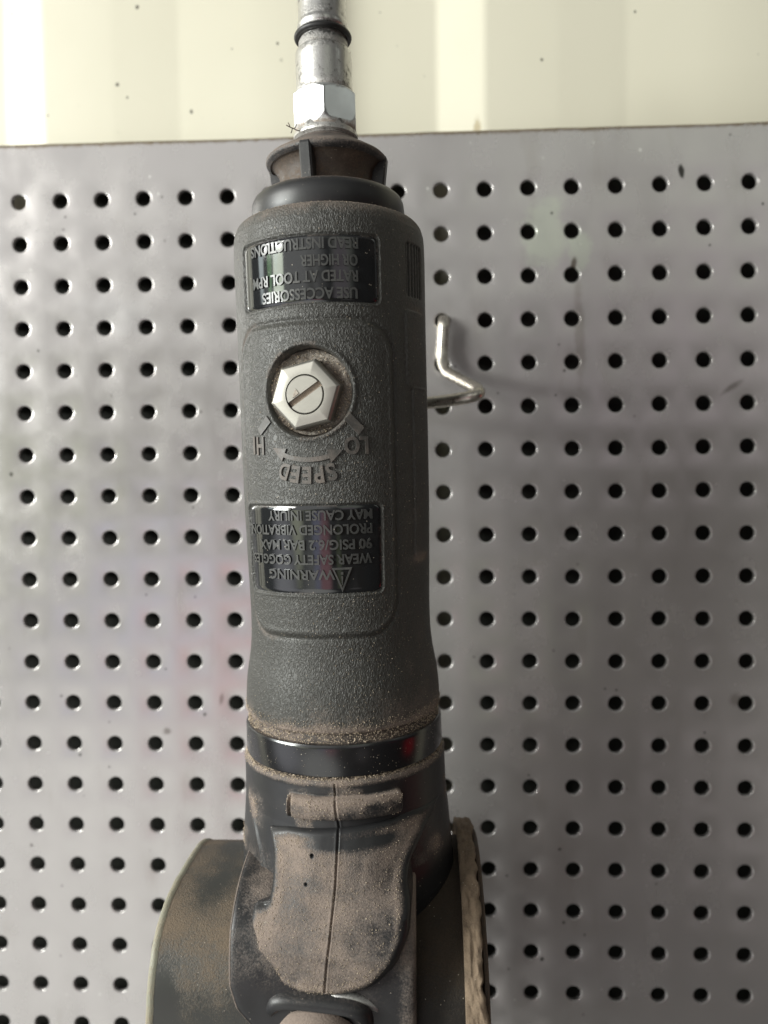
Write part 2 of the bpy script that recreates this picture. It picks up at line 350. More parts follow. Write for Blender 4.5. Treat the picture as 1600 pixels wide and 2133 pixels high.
# ------------------------------------------------------------------ wall: trapezoidal painted sheet behind the panel
def wall():
    k = 290.0/FPX
    X = lambda px: 13.83-290*math.tan(CE[2])*1.0+(px-800)*k
    prof = []
    for per in range(-4, 5):
        o = per*895
        prof += [(X(917+o), 17.6), (X(1011+o), 11.6), (X(1155+o), 11.6), (X(1290+o), 12.5), (X(1440+o), 11.2), (X(1576+o), 10.4), (X(1600+o), 17.6), (X(1700+o), 17.8)]
    P = []
    for i, (x, y) in enumerate(prof):            # soften each bend
        if 0 < i < len(prof)-1:
            a, c = np.array(prof[i-1]), np.array(prof[i+1]); b = np.array((x, y)); q = min(1.6, np.linalg.norm(a-b)*.3, np.linalg.norm(c-b)*.3)
            p0 = b+(a-b)/np.linalg.norm(a-b)*q; p2 = b+(c-b)/np.linalg.norm(c-b)*q
            for t in (0, .25, .5, .75, 1): P.append((1-t)**2*p0+2*t*(1-t)*b+t*t*p2)
        else: P.append(np.array((x, y)))
    P = np.array(P); Z = np.linspace(-400, 420, 9)
    V = np.stack([np.repeat(P[None, :, 0], len(Z), 0), np.repeat(P[None, :, 1], len(Z), 0), np.repeat(Z[:, None], len(P), 1)], -1).reshape(-1, 3)
    o = obj('wall', V, grid_faces(len(Z), len(P)), mat_wall())
    tag(o, 'cream painted ribbed sheet wall behind the grey perforated panel', 'wall', kind='structure')
wall()

# ------------------------------------------------------------------ perforated panel
def board():
    P = 15.0; n = 32; hr = 2.62
    c0, c1, r0, r1 = -5, 23, 0, 27
    th = np.linspace(0, 2*np.pi, n, endpoint=False)
    sq = np.stack([np.cos(th), np.sin(th)], -1); sq = sq/np.max(np.abs(sq), axis=1)[:, None]*P/2
    rings = [sq]
    lv = [(hr+.55, 0.0), (hr+.30, .03), (hr+.12, .16), (hr+.02, .42), (hr, .8), (hr, 1.5)]
    V0 = [np.c_[sq[:, 0], np.zeros(n), sq[:, 1]]]
    for r, y in lv: V0.append(np.c_[r*np.cos(th), np.full(n, y), r*np.sin(th)])
    # the back face of the sheet
    V0.append(np.c_[sq[:, 0], np.full(n, 1.5), sq[:, 1]])
    V0 = np.concatenate(V0); F0 = grid_faces(len(lv)+2, n, True)
    Vs, Fs = [], []
    k = 0
    for c in range(c0, c1+1):
        for r in range(r0, r1+1):
            j = rng.normal(0, .04, 2)
            q = V0.copy(); q[n:-n, 0] += j[0]; q[n:-n, 2] += j[1]
            q[:, 0] += (c-8.5)*P; q[:, 2] += (7.5-r)*P
            Vs.append(q); Fs.append(F0+k*len(V0)); k += 1
    base = k*len(V0)
    # plain margin above the first row, bent back along the top
    xs = np.linspace((c0-9)*P, (c1-8)*P, 60)
    zt = 7.5*P+P/2
    pr = [(0, zt), (0, 131.2)]+[(1.8-1.8*math.cos(a), 131.2+1.8*math.sin(a)) for a in np.linspace(.2, math.pi/2, 7)]+[(7.5, 133.0), (7.5, 131.6), (1.5, 131.4), (1.5, zt)]
    pr = np.array(pr)
    wob = .18*np.sin(xs/23.)+.25*(vnoise(xs, xs*0, 9, 5)-.5)
    V = np.stack([np.repeat(xs[None], len(pr), 0), np.repeat(pr[:, :1], 60, 1), np.repeat(pr[:, 1:], 60, 1)+wob[None]*(pr[:, 1:] > 129)], -1).reshape(-1, 3)
    Vs.append(V); Fs.append(grid_faces(len(pr), 60, flip=True)+base)
    o = obj('perforated_panel', np.concatenate(Vs), np.concatenate(Fs), MBOARD)
    import bmesh
    bm = bmesh.new(); bm.from_mesh(o.data); bmesh.ops.remove_doubles(bm, verts=bm.verts, dist=1e-6)
    bmesh.ops.recalc_face_normals(bm, faces=bm.faces); bm.to_mesh(o.data); bm.free()
    sharp(o, 50)
    bk = M('hole_shade'); bk.set(bk.mix(bk.noise(9, 3), (0.018, 0.019, 0.014), (0.035, 0.034, 0.028)), .8)  # near-black sheets added behind the panel, standing in for shade inside the holes
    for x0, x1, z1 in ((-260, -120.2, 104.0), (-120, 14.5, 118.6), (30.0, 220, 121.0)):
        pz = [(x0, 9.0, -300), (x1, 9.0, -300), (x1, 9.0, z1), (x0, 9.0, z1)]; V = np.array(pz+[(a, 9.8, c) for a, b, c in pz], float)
        obj('hole_shade_sheet', V, [(0, 1, 2, 3), (7, 6, 5, 4), (0, 4, 5, 1), (1, 5, 6, 2), (2, 6, 7, 3), (3, 7, 4, 0)], bk.m, o, smooth=False)
    tag(o, 'grey painted steel pegboard full of small round holes behind the air tool', 'pegboard')
board()

# ------------------------------------------------------------------ wire hook
def hook():
    W = [(15.0*1.5, 7.0), ]
    xh, zh = (10-8.5)*15+.3, (7.5-3)*15
    bend = pt(1016, 822, 236)
    r = 1.95
    R0 = [(xh, 9, zh+.6), (xh, 2.0, zh+.6), (xh+.2, -3.2, zh-.9), (xh-.9, -3.6, zh-17.5)]
    R1 = [bend, pt(884, 842, 243)]
    mx = -7.4                                      # mirror line: the tool hangs in the middle
    left = [(2*mx-x, y, z) for x, y, z in [R0[3], R0[2], R0[1], R0[0]]]
    lb = np.array(R1[0]); lb[0] = 2*mx-lb[0]
    lb[0] = -36; left = [(-20.5, -3.6, zh-17.5), (-22.4, -3.2, zh-.9), (-22.5, 2.0, zh+.6), (-22.5, 9, zh+.6)]
    lb = np.array([-21.0, bend[1], bend[2]-1.0])
    V, F = tube(R0+R1+[lb]+left, r, 20, 12, 8.5)
    o = obj('wire_hook', V, F, MWIRE)
    tag(o, 'bent shiny metal wire hook plugged into the panel, reaching behind the air tool', 'hook')
hook()

# ================================================================== THE AIR TOOL
tool = bpy.data.objects.new('air_grinder', None); COL.objects.link(tool); tool.matrix_world = TOOLM; tool.empty_display_size = .02
tag(tool, 'dusty black pneumatic grinder hanging head down on the grey perforated panel', 'air tool')

# ---- grip: a sleeve about the z axis, every feature an offset of its radius
GP = np.array([(14.3, 23.6), (14.5, 25.6), (15.2, 26.3), (16.5, 26.55), (20, 26.5), (24.3, 26.15), (27.5, 25.6), (31, 24.95), (36, 24.5), (43, 24.45), (59, 24.85), (71, 25.1), (88, 25.2), (117, 25.25), (133.6, 25.4), (139.9, 25.3), (141.8, 24.8), (143.1, 23.7), (143.8, 22.2), (144.3, 19.6)])
def gR(z):
    # smooth interpolation of the profile
    s = 0; ws = ((-.6, 1), (0, 2), (.6, 1))
    for dz, w in ws: s = s+w*np.interp(z+dz*np.clip(np.minimum(z-15.5, 143.3-z), 0, 3), GP[:, 0], GP[:, 1])
    return s/4
VC_TH, VC_Z = R_(1.0), 98.3
def grip_off(th, z):
    """height above the sleeve, mm; s = arc length"""
    s = th*25.4; h = np.zeros_like(s+z)
    d = sd_round(s, z-76.6, 49.5*math.pi/180*25.4, 37.8, 8.0)
    h += .50*sstep(.6, -.5, d)+.12*np.exp(-((d+.9)/.5)**2)
    h -= .32*np.exp(-((d-1.0)/.5)**2)
    for (sc, zc, hx, hz) in ((0.2, 127.2, 19.3, 8.3), (-1.3, 60.0, 19.5, 11.2)):
        d = sd_round(s-sc, z-zc, hx, hz, 1.6)
        h += .16*np.exp(-((d-.25)/.33)**2) - .40*sstep(.05, -.35, d)
    dv = np.hypot(s-VC_TH*25.4, z-VC_Z)
    h += .30*np.exp(-((dv-11.5)/.55)**2) - 7.0*sstep(11.05, 10.35, dv)
    # side: vent slots, rails and moulded steps, mirrored left and right
    for sg in (1,):
        t = sg*s-32.5
        d = sd_round(t, z-129.0, 4.2, 6.6, 1.0)
        slots = .5+.5*np.sign(np.sin(t*2*math.pi/1.55+.4))
        h -= 1.1*sstep(.1, -.25, d)*slots + .25*sstep(.3, -.1, d)
        d = sd_round(t-1.2, z-78.0, 4.2, 21.5, 1.0)
        h += .55*sstep(.35, -.35, d)
        d = sd_round(t, z-109, 5.0, 9.6, 1.2)
        h += .5*sstep(.5, -.2, d)
    return h
def gsurf(th, z, extra=0.0):
    r = gR(z)+grip_off(th, z)+extra
    return np.stack([r*np.sin(th), -r*np.cos(th), z+0*th], -1)
def build_grip():
    thf = np.linspace(R_(-95), R_(95), 430); thb = np.linspace(R_(95), R_(265), 60)[1:-1]
    th = np.concatenate([thf, thb]); z = np.concatenate([np.linspace(14.3, 17, 14), np.linspace(17, 137, 480)[1:], np.linspace(137, 144.3, 40)[1:]])
    TH, Z = np.meshgrid(th, z)
    off_th = np.where(TH > R_(180), TH-2*np.pi, TH)
    V = gsurf(off_th, Z).reshape(-1, 3)
    nz = fbm(TH*25, Z, 7, 11)
    dust = .38*sstep(139, 143, Z+2.2*(nz-.5))+.5*sstep(142.9, 143.9, Z)
    dust = dust+.60*sstep(17.6, 15.0, Z+3*(nz-.5))+.22*sstep(26, 15.0, Z+9*(nz-.5))
    dust = dust+.13*sstep(R_(38), R_(75), off_th)*(.4+nz)+.10*sstep(45, 18, Z)*sstep(R_(15), R_(50), off_th)
    sg = off_th*25.4
    dust = dust+.35*np.exp(-((sg-33.5)/3)**2)*np.exp(-((Z-119.5)/1.2)**2)+.9*np.exp(-((sg-33)/4)**2)*np.exp(-((Z-56.0)/1.3)**2)
    dv = np.hypot(sg-VC_TH*25.4, Z-VC_Z)
    dust = dust+.55*sstep(11.2, 10.2, dv)+.3*np.exp(-((dv-11.4)/.6)**2)*(nz > .5)
    dust = dust+.35*np.exp(-((np.abs(sd_round(sg, Z-76.6, 49.5*math.pi/180*25.4, 37.8, 8.0)-1.2))/.8)**2)*sstep(-5, -20, sg)
    o = obj('grip', V, grid_faces(len(z), len(th), True), MG, tool, dust=np.clip(dust, 0, 1.2))
    return o
grip = build_grip()

# ---- glossy label plates and their raised writing
def wrapmap(s, z, h, zref=None):
    th = s/25.4; r = gR(z)+h
    return np.stack([r*np.sin(th), -r*np.cos(th), z], -1)
def plate(name, sc, zc, hx, hz, label):
    n = 70; m = 34
    S, Z = np.meshgrid(np.linspace(-1, 1, n), np.linspace(-1, 1, m))
    # rounded-rectangle remap
    s = S*hx; z = Z*hz
    cr = 1.6; lim = hx-np.where(np.abs(z) > hz-cr, cr-np.sqrt(np.maximum(cr**2-(np.abs(z)-hz+cr)**2, 0)), 0); s = S*lim
    d = sd_round(s, z, hx, hz, cr)
    inpanel = .5*sstep(.9, -.6, sd_round(s+sc, z+zc-76.6, 49.5*math.pi/180*25.4, 37.8, 8.0))
    h = inpanel-.10-.28*sstep(-.5, 0, d) - .03*fbm(s+40, z+40, 9, 3)
    V = wrapmap(s+sc, z+zc, h).reshape(-1, 3)
    nz = fbm(s+50, z+50, 5, 8)
    return obj(name, V, grid_faces(m, n), MGLOSS, tool, dust=np.clip(.10*sstep(0, hx, s)*nz*2+.35*sstep(-.7, 0, d)*(nz > .45), 0, 1), label=label)
lab1 = plate('label_plate', 0.2, 127.2, 18.9, 7.9, 'upper glossy black plate with four lines of raised capitals')
lab2 = plate('label_plate', -1.3, 60.0, 19.1, 10.8, 'lower glossy black warning plate with triangle and five lines of raised capitals')

def text_mesh(body, width=None, height=1.0, bold=.022, extrude=.28):
    """raised lettering in mm: returns verts (x right, y up, z out) and faces, x from 0"""
    cu = bpy.data.curves.new('lettering', 'FONT'); cu.body = body; cu.size = 1.0; cu.extrude = .1; cu.offset = bold; cu.resolution_u = 4
    ob = bpy.data.objects.new('lettering', cu); COL.objects.link(ob)
    dg = bpy.context.evaluated_depsgraph_get(); dg.update()
    me = bpy.data.meshes.new_from_object(ob.evaluated_get(dg))
    V = np.array([v.co[:] for v in me.vertices]); F = [tuple(p.vertices) for p in me.polygons]
    bpy.data.objects.remove(ob); bpy.data.curves.remove(cu); bpy.data.meshes.remove(me)
    V[:, 0] -= V[:, 0].min(); V[:, 1] *= height/.70
    k = (width/V[:, 0].max()) if width else height/.70
    V[:, 0] *= k; V[:, 2] = np.where(V[:, 2] > 0, 1, 0)*extrude
    return V, F
def line_on_grip(name, body, s0, s1, zc, hgt, h0, mat, parent, bold=.022, dust=.05, ext=.42):
    """upside-down line (the tool hangs head down): starts at arc s0 and runs towards s1"""
    V, F = text_mesh(body, abs(s1-s0), hgt, bold, ext)
    s = s0-V[:, 0]; z = zc+hgt/2-V[:, 1]
    tp = V[:, 2] > .01
    return obj(name, wrapmap(s, z, h0+V[:, 2]*1.0), F, mat, parent, smooth=False, dust=np.where(tp, dust, dust*.3))
A2S = math.pi/180*25.4
def s_(deg): return deg*A2S
for b, a0, a1, z in (('USE ACCESSORIES', 30.0, -25.5, 121.3), ('RATED AT TOOL RPM', 30.5, -32.5, 125.3), ('OR HIGHER', 30.5, -.5, 129.0), ('READ INSTRUCTIONS', 31.0, -33.5, 133.0)):
    line_on_grip('lettering', b, s_(a0), s_(a1), z, 2.55, -.17, MLET, lab1)
for b, a0, a1, z in (('WARNING', 13.0, -28.0, 53.9), ('WEAR SAFETY GOGGLES', 33.8, -42.5, 57.6), ('90 PSIG/6.2 BAR MAX', 34.0, -35.0, 61.2), ('PROLONGED VIBRATION', 34.3, -43.0, 64.9), ('MAY CAUSE INJURY', 34.5, -26.5, 68.4)):
    line_on_grip('lettering', b, s_(a0), s_(a1), z, 2.35, .33, MLET, lab2)
def poly_on_grip(name, polys, h0, h1, mat, parent, dust=.1):
    """raised flat shapes given as closed (s,z) outlines"""
    V, F = [], []
    for P in polys:
        P = np.array(P, float); n = len(P); b = len(V)
        V += wrapmap(P[:, 0], P[:, 1], h0).tolist()+wrapmap(P[:, 0], P[:, 1], h1).tolist()
        F.append(tuple(b+n+i for i in range(n)))
        F += [(b+i, b+(i+1) % n, b+n+(i+1) % n, b+n+i) for i in range(n)]
    o = obj(name, V, F, mat, parent, smooth=False, dust=dust)
    fixn(o); return o
# warning triangle, point down as it hangs, with its exclamation mark
def ringpoly(P, w):
    P = np.array(P, float); c = P.mean(0); Q = c+(P-c)*(1-w); n = len(P)
    return [[P[i], P[(i+1) % n], Q[(i+1) % n], Q[i]] for i in range(n)]
tri = [(s_(22.5), 55.6), (s_(11.2), 55.6), (s_(16.8), 49.6)]
poly_on_grip('warning_triangle', ringpoly(tri, .26)+[[(s_(17.5), 54.5), (s_(16.1), 54.5), (s_(16.1), 53.9), (s_(17.5), 53.9)], [(s_(17.3), 53.5), (s_(16.3), 53.5), (s_(16.6), 51.3), (s_(17.0), 51.3)]], .3, .62, MLET, lab2)
# HI / LO / SPEED moulded round the valve
def char_on_arc(ch, rad, ang, hgt, wd):
    """letter standing outwards on a circle round the valve; ang from straight down, positive to the right"""
    V, F = text_mesh(ch, wd, hgt, .03, .45); x = V[:, 0]-wd/2; y = V[:, 1]
    a = ang; cs, cz = VC_TH*25.4, VC_Z
    o = np.array([math.sin(a), -math.cos(a)]); t = np.array([-math.cos(a), -math.sin(a)])
    s = cs+o[0]*(rad+y)+t[0]*x; z = cz+o[1]*(rad+y)+t[1]*x
    return wrapmap(s, z, .45+V[:, 2]), F
def letters(name, items):
    V, F = [], []
    for it in items:
        v, f = char_on_arc(*it); b = len(V); V += v.tolist(); F += [tuple(i+b for i in q) for q in f]
    return obj(name, V, F, MLETR, grip, smooth=False, dust=.30)
letters('lettering', [('S', 18.2, R_(15), 3.9, 2.3), ('P', 18.2, R_(6.4), 3.9, 2.3), ('E', 18.2, R_(-2.0), 3.9, 2.2), ('E', 18.2, R_(-10.4), 3.9, 2.2), ('D', 18.2, R_(-19.2), 3.9, 2.6)])
line_on_grip('lettering', 'H', s_(-27.5), s_(-33.6), 85.7, 4.2, .40, MLETR, grip, .03, .3, .45)
line_on_grip('lettering', 'I', s_(-35.2), s_(-37.0), 85.9, 4.2, .40, MLETR, grip, .03, .3, .45)
line_on_grip('lettering', 'LO', s_(33.2), s_(20.0), 85.0, 4.0, .40, MLETR, grip, .03, .3, .45)
def P_(r, a): return (VC_TH*25.4+r*math.sin(R_(a-3)), VC_Z-r*math.cos(R_(a-3)))
quads = []
A = np.linspace(-20, 20, 13)
for a, b in zip(A[:-1], A[1:]): quads.append([P_(15.8, a), P_(15.8, b), P_(16.9, b), P_(16.9, a)])
quads += [[P_(14.7, 20), P_(16.3, 33), P_(18.0, 20)], [P_(14.7, -20), P_(18.0, -20), P_(16.3, -33)]]
poly_on_grip('speed_arrow', quads, .4, .92, MLETR, grip, .3)
poly_on_grip('tick_mark', [[(s_(20.5), 91.3), (s_(23.8), 92.8), (s_(31.0), 89.3), (s_(28.0), 87.6)]], .35, .95, MLETR, grip, .2)
poly_on_grip('tick_mark', [[(s_(-21.5), 91.4), (s_(-24.5), 93.0), (s_(-31.8), 90.0), (s_(-29.3), 88.4)]], .35, .95, MLETR, grip, .2)

# ---- regulator valve sunk in the grip
nv = np.array([math.sin(VC_TH), -math.cos(VC_TH), 0.0]); vo = np.array([25.4*math.sin(VC_TH), -25.4*math.cos(VC_TH), VC_Z])
def hexrad(across, rot0, cone=None):
    def f(TH, Rr, Tt):
        a = (TH+rot0) % (math.pi/3)-math.pi/6
        hx = across/2/np.cos(a); return np.where(Rr > 90, hx*(Rr-100), Rr), Tt
    return f
vup = (0, 0, 1)
def valve_seat_rad(TH, Rr, Tt): return Rr+.25*fbm(np.cos(TH)*9+20, np.sin(TH)*9+20, 1.6, 4), Tt+.9*(fbm(TH*9+Rr*2, Rr*3, 1.4, 9)-.5)*(Rr < 10.5)
seat = lathe_dir('regulator_valve', [(-7.4, 10.6), (-3.6, 10.5), (-3.1, 10.2), (-3.0, 9.6), (-3.1, 9.0), (-3.2, 8.2), (-3.3, 7.4), (-3.3, 6.0), (-3.3, 0.01)], vo, nv, MSEAT, tool, n=150, dust=.45, rad=valve_seat_rad)
hx = lathe_dir('hex_nut', [(-5.0, 101), (-.35, 101), (-.2, 100.99), (.42, 100.93), (.50, 100.91), (.53, 4.82), (-2.2, 4.8), (-2.2, 0.01)], vo+np.array([-.5, -.2, -.75]), nv, MVALVE, seat, n=240, dust=.06, rad=hexrad(15.3, R_(-12)))
def screw():
    # round slotted screw head: a disc in two halves with the slot between
    e1 = np.cross(vup, nv); e1 /= np.linalg.norm(e1); e2 = np.cross(nv, e1)
    org = vo+np.array([-.5, -.2, -.75])+nv*.02
    V, F = [], []; sa = R_(33); dx = np.array([math.cos(sa), math.sin(sa)]); dy = np.array([-math.sin(sa), math.cos(sa)]); r = 4.55
    for sg in (1, -1):
        n = 30; a0 = math.asin(.74/r); pts = [(r*math.cos(a), sg*r*math.sin(a)) for a in np.linspace(a0, math.pi-a0, n)]
        b = len(V)
        for h, k in ((-1.6, 1), (.42, 1), (.55, .965)):
            for x, y in pts:
                q = dx*x*k+dy*(y*k if abs(y) > .7 else y); V.append(org+e1*q[0]*1+e2*q[1]+nv*h)
        m = len(pts)
        for l in range(2):
            for i in range(m): F.append((b+l*m+i, b+l*m+(i+1) % m, b+(l+1)*m+(i+1) % m, b+(l+1)*m+i))
        F.append(tuple(b+2*m+i for i in range(m)))
    # floor of the slot
    b = len(V)
    for x, y in ((-4.5, -.78), (4.5, -.78), (4.5, .78), (-4.5, .78)):
        q = dx*x+dy*y; V.append(org+e1*q[0]+e2*q[1]+nv*-.55)
    F.append((b, b+1, b+2, b+3))
    du = np.full(len(V), .03); du[b:] = .95
    o = obj('slotted_screw', V, F, MVALVE, seat, smooth=False, dust=du); fixn(o)
    # raised pointer triangle beside the slot
    tr = [(-2.9, 1.0), (-1.0, 1.0), (-1.1, 2.4)]
    V = [org+e1*(dx*x+dy*y)[0]+e2*(dx*x+dy*y)[1]+nv*h for h in (.5, .75) for x, y in tr]
    o2 = obj('pointer_mark', V, [(3, 4, 5), (0, 1, 4, 3), (1, 2, 5, 4), (2, 0, 3, 5)], MVALVE, seat, smooth=False, dust=.5); fixn(o2)
screw()

# ---- collar and exhaust deflector above the grip
lathe('collar', [(143.2, 19.8), (144, 20.35), (147.6, 20.35), (149.2, 20.15), (150.3, 19.6), (151.0, 18.8), (151.35, 17.6), (151.5, 15.5), (151.4, 12)], MP, tool, 120, dust=[.3, .12, .02, .03, .12, .45, .6, .8, 1])
lathe('deflector_core', [(150, 12.6), (154.5, 12.3), (157.5, 12.8), (159.3, 14.2), (160.0, 15.4)], MBROWN, tool, 96, dust=[.5, .3, .25, .3, .35])
cap = lathe('deflector_cap', [(159.4, 15.0), (159.9, 15.9), (160.4, 16.15), (161.0, 16.1), (161.6, 15.5), (163.0, 13.2), (164.4, 10.6), (165.4, 9.3), (166.0, 8.4), (166.1, 6.0)], MP, tool, 120, dust=[.25, .2, .35, .55, .65, .5, .4, .45, .6, .6])
def fins():
    for k, a in enumerate((-4, 92, 180, 266)):
        a = R_(a); er = np.array([math.sin(a), -math.cos(a), 0]); et = np.array([math.cos(a), math.sin(a), 0]); w = 1.8
        zs = [(151.0, 11.5, 14.6), (152.2, 11.5, 15.3), (156, 11.5, 15.8), (160.4, 11.5, 16.35), (161.0, 11.5, 16.2)]
        V, F = [], []
        for z, r0, r1 in zs:
            for q, (rr, tt) in enumerate(((r0, -w*.8), (r1-.4, -w*.9), (r1, -w*.62), (r1, w*.62), (r1-.4, w*.9), (r0, w*.8))):
                tt *= (.8 if z < 152 else 1); V.append(er*rr+et*tt+np.array([0, 0, z]))
        F = [tuple(f) for f in grid_faces(len(zs), 6, True)]+[tuple(range(6)), tuple(24+i for i in range(6))]
        o = obj('fin', V, F, MP, cap, smooth=False, dust=.12); fixn(o)
fins()

# ---- nipple
nip = lathe('air_nipple', [(163, 7.6), (165.2, 7.9), (165.6, 8.35), (165.9, 7.75), (166.3, 8.4), (166.7, 7.8), (167.1, 8.5), (167.9, 8.55), (168.4, 8.2), (178, 7.2), (178.6, 7.5), (180.2, 7.45), (187.5, 7.5), (189.0, 7.4), (189.6, 7.0), (190.2, 6.55), (192.0, 6.45), (192.4, 6.1), (194.2, 6.1), (194.5, 6.6), (195.0, 6.85), (196.5, 6.7), (197.2, 6.35), (202, 6.4), (205, 6.4), (208, 5.2), (215, 5.2), (215.3, 3.6), (209, 3.5)], MALU, tool, 110,
            dust=[.9, .7, .5, .6, .4, .6, .3, .3, .3, .2, .55, .15, .12, .2, .3, .5, .3, .4, .2, .2, .1, .1, .2, .05, .1, .1, .1, .1, .5])
t = [(6.0+.85*math.cos(a)+.0, a) for a in np.linspace(0, 2*math.pi, 13)[:-1]]
lathe('seal_ring', [(193.35+.75*math.sin(a), 6.85+.78*math.cos(a)) for a in np.linspace(0, 2*math.pi, 15)], MRUB, nip, 90, dust=[.1]*15)
def hexnut():
    zz = np.concatenate([np.linspace(167.9, 170.2, 9), np.linspace(170.6, 176.4, 6), np.linspace(176.8, 178.3, 8)]); n = 240
    th = np.linspace(0, 2*np.pi, n, endpoint=False); TH, Z = np.meshgrid(th, zz)
    a = (TH-R_(14)) % (math.pi/3)-math.pi/6; hexr = 8.05/np.cos(a)
    cone = np.minimum(7.9+(Z-167.9)*.48, 8.0+(178.3-Z)*.95)
    r = np.minimum(hexr, cone)
    V = np.stack([r*np.sin(TH), -r*np.cos(TH), Z], -1).reshape(-1, 3)
    d = .75*sstep(170.3, 168.5, Z)+.25*sstep(177, 178, Z)
    o = obj('hex_nut', V, grid_faces(len(zz), n, True), MZINC, nip, dust=d); sharp(o, 22)
hexnut()

# ---- band and groove under the grip
lathe('clamp_band', [(2.2, 24.6), (12.2, 25.2), (12.25, 26.15), (12.1, 26.6), (11.6, 26.85), (11.2, 26.9), (4.7, 26.95), (4.35, 26.85), (4.2, 26.5), (4.2, 25)], MBAND, tool, 160, dust=[1.1, .6, .35, .12, .02, 0, 0, .1, .7, 1.1])
lathe('groove_core', [(15.5, 24.4), (12.0, 25.4), (3.2, 25.2), (2.8, 24)], MP, tool, 120, dust=[.5, .5, .5, .5])

# ---- lower housing with the raised head boss: offsets of one sleeve
def px_local(px, py, r):
    d = RC @ np.array([(px-800)/FPX, -(py-1066.5)/FPX, -1.0]); dl = d@T; c = loc(CAM)[0]
    # meet the plane y = -r in tool space
    t = (-r-c[1])/dl[1]; p = c+t*dl; return p[0], p[2]
def front(z):    # distance of the dusty front face from the axis, growing towards the bottom
    return 27.3+np.interp(z, [-40, -33, -26, -14, -7, 0], [13.2, 12.6, 9.6, 4.2, 1.1, -1.0])
def on_front(px, py):
    r = 30.
    for _ in range(12): x, z = px_local(px, py, r); r = float(front(z))
    return x, z
OUT = [(548, 1730), (560, 1790), (560, 1850), (554, 1888), (523, 1893), (512, 1925), (513, 1985), (530, 2025), (566, 2058), (632, 2080), (700, 2087), (772, 2074), (818, 2036), (843, 1975), (846, 1915), (836, 1868), (839, 1835), (862, 1790), (892, 1730)]
OUTL = [on_front(*p) for p in OUT]
SEAM = [on_front(*p) for p in [(699, 1632), (701, 1680), (703, 1740), (698, 1850), (688, 1960), (676, 2069)]]
BAR = [px_local(596, 1660, 29), px_local(818, 1722, 29)]
def build_housing():
    thf = np.linspace(R_(-100), R_(100), 480); thb = np.linspace(R_(100), R_(260), 40)[1:-1]
    th = np.concatenate([thf, thb]); z = np.concatenate([np.linspace(3.9, 2.2, 8), np.linspace(2.2, -44, 260)[1:], np.linspace(-44, -56, 16)[1:]])
    TH, Z = np.meshgrid(th, z); TH = np.where(TH > R_(180), TH-2*np.pi, TH)
    base = np.interp(Z, [-56, -50, -44, -30, -16, -8, 1.8, 2.6, 3.3, 3.8, 3.9], [18, 24.5, 27.5, 29.4, 28.4, 27.7, 27.5, 27.6, 27.3, 26.6, 25.3])
    r = base.copy(); inside = np.full(Z.shape, 9.0)
    xf = r*np.sin(TH)
    fold = sd_line(xf, Z, [(-21.5, -6), (-17.2, -17), (-16.0, -23)]); r += .5*np.exp(-(fold/.7)**2)
    fold = sd_line(xf, Z, [(21.5, -9), (17.5, -17), (16.8, -21)]); r += .7*np.exp(-(fold/.8)**2)
    # cross bar
    bx = (BAR[0][0]+BAR[1][0])/2; bw = abs(BAR[1][0]-BAR[0][0])/2; bz = (BAR[0][1]+BAR[1][1])/2; bh = abs(BAR[0][1]-BAR[1][1])/2
    d = sd_round(xf-bx, Z-bz, bw, bh, .8)
    t = np.clip((Z-bz)/bh, -1, 1)
    r += (1.0+1.1*np.sqrt(np.maximum(1-t*t, 0)))*sstep(.25, -.3, d)
    r -= .9*sstep(.3, -.1, sd_round(xf-(bx-bw+.95), Z-bz, .28, bh-.2, .2))
    # parting line
    sl = sd_line(xf, Z, SEAM)
    r += .28*np.exp(-((sl)/.55)**2)-.75*np.exp(-(sl/.24)**2)*(Z < 3.0)
    wob = fbm(TH*27+60, Z+80, 6, 21); r += .18*(wob-.5)
    V = np.stack([r*np.sin(TH), -r*np.cos(TH), Z], -1).reshape(-1, 3)
    n1 = fbm(TH*27+30, Z+90, 9, 31); n2 = fbm(TH*27+10, Z+120, 3, 41)
    dust = 1.05*sstep(1.5, -2.2, inside)*sstep(-8, -11.5, Z)*(.72+.6*(n1-.35))
    dust -= .85*np.exp(-((Z+9.8)/1.5)**2)*sstep(17, 10, np.abs(xf-1))*sstep(1, 4, np.abs(d))*0+.55*np.exp(-(((Z+11.6)/2.2)**2))*sstep(15, 9, np.abs(xf-1))*(.5+n2)
    dust -= .55*sstep(-1.6, 0.2, inside)*sstep(-20, -24, Z)
    dust += .85*sstep(bh*.1, bh*.95, Z-bz+1.3*(n2-.5))*sstep(.4, -.3, d)+.45*sstep(.3, -.3, d)*(n2)
    dust += .5*sstep(1.6, 2.9, Z)+.12*n1+.35*sstep(.62, .8, n1)
    dust += .5*np.exp(-((np.abs(xf+19.5))/2.5)**2)*np.exp(-((Z+7)/4)**2)*n2*1.6
    dust += .35*sstep(-12, -22, Z)*sstep(R_(25), R_(35), np.abs(TH))*sstep(-34, -28, Z)*(n1+.2)
    for px, py, rr in ((650, 1783, .42), (637, 1843, .36), (545, 1803, .4)):
        cx, cz = on_front(px, py); dust -= 3*sstep(rr+.15, rr-.1, np.hypot(xf-cx, Z-cz))
    o = obj('lower_housing', V, grid_faces(len(z), len(th), True), MP, tool, dust=np.clip(dust, -.3, 1.25)); fixn(o)
    return V.reshape(len(z), len(th), 3), np.clip(dust, 0, 1.2), TH, Z
HV, HD, HTH, HZ = build_housing()
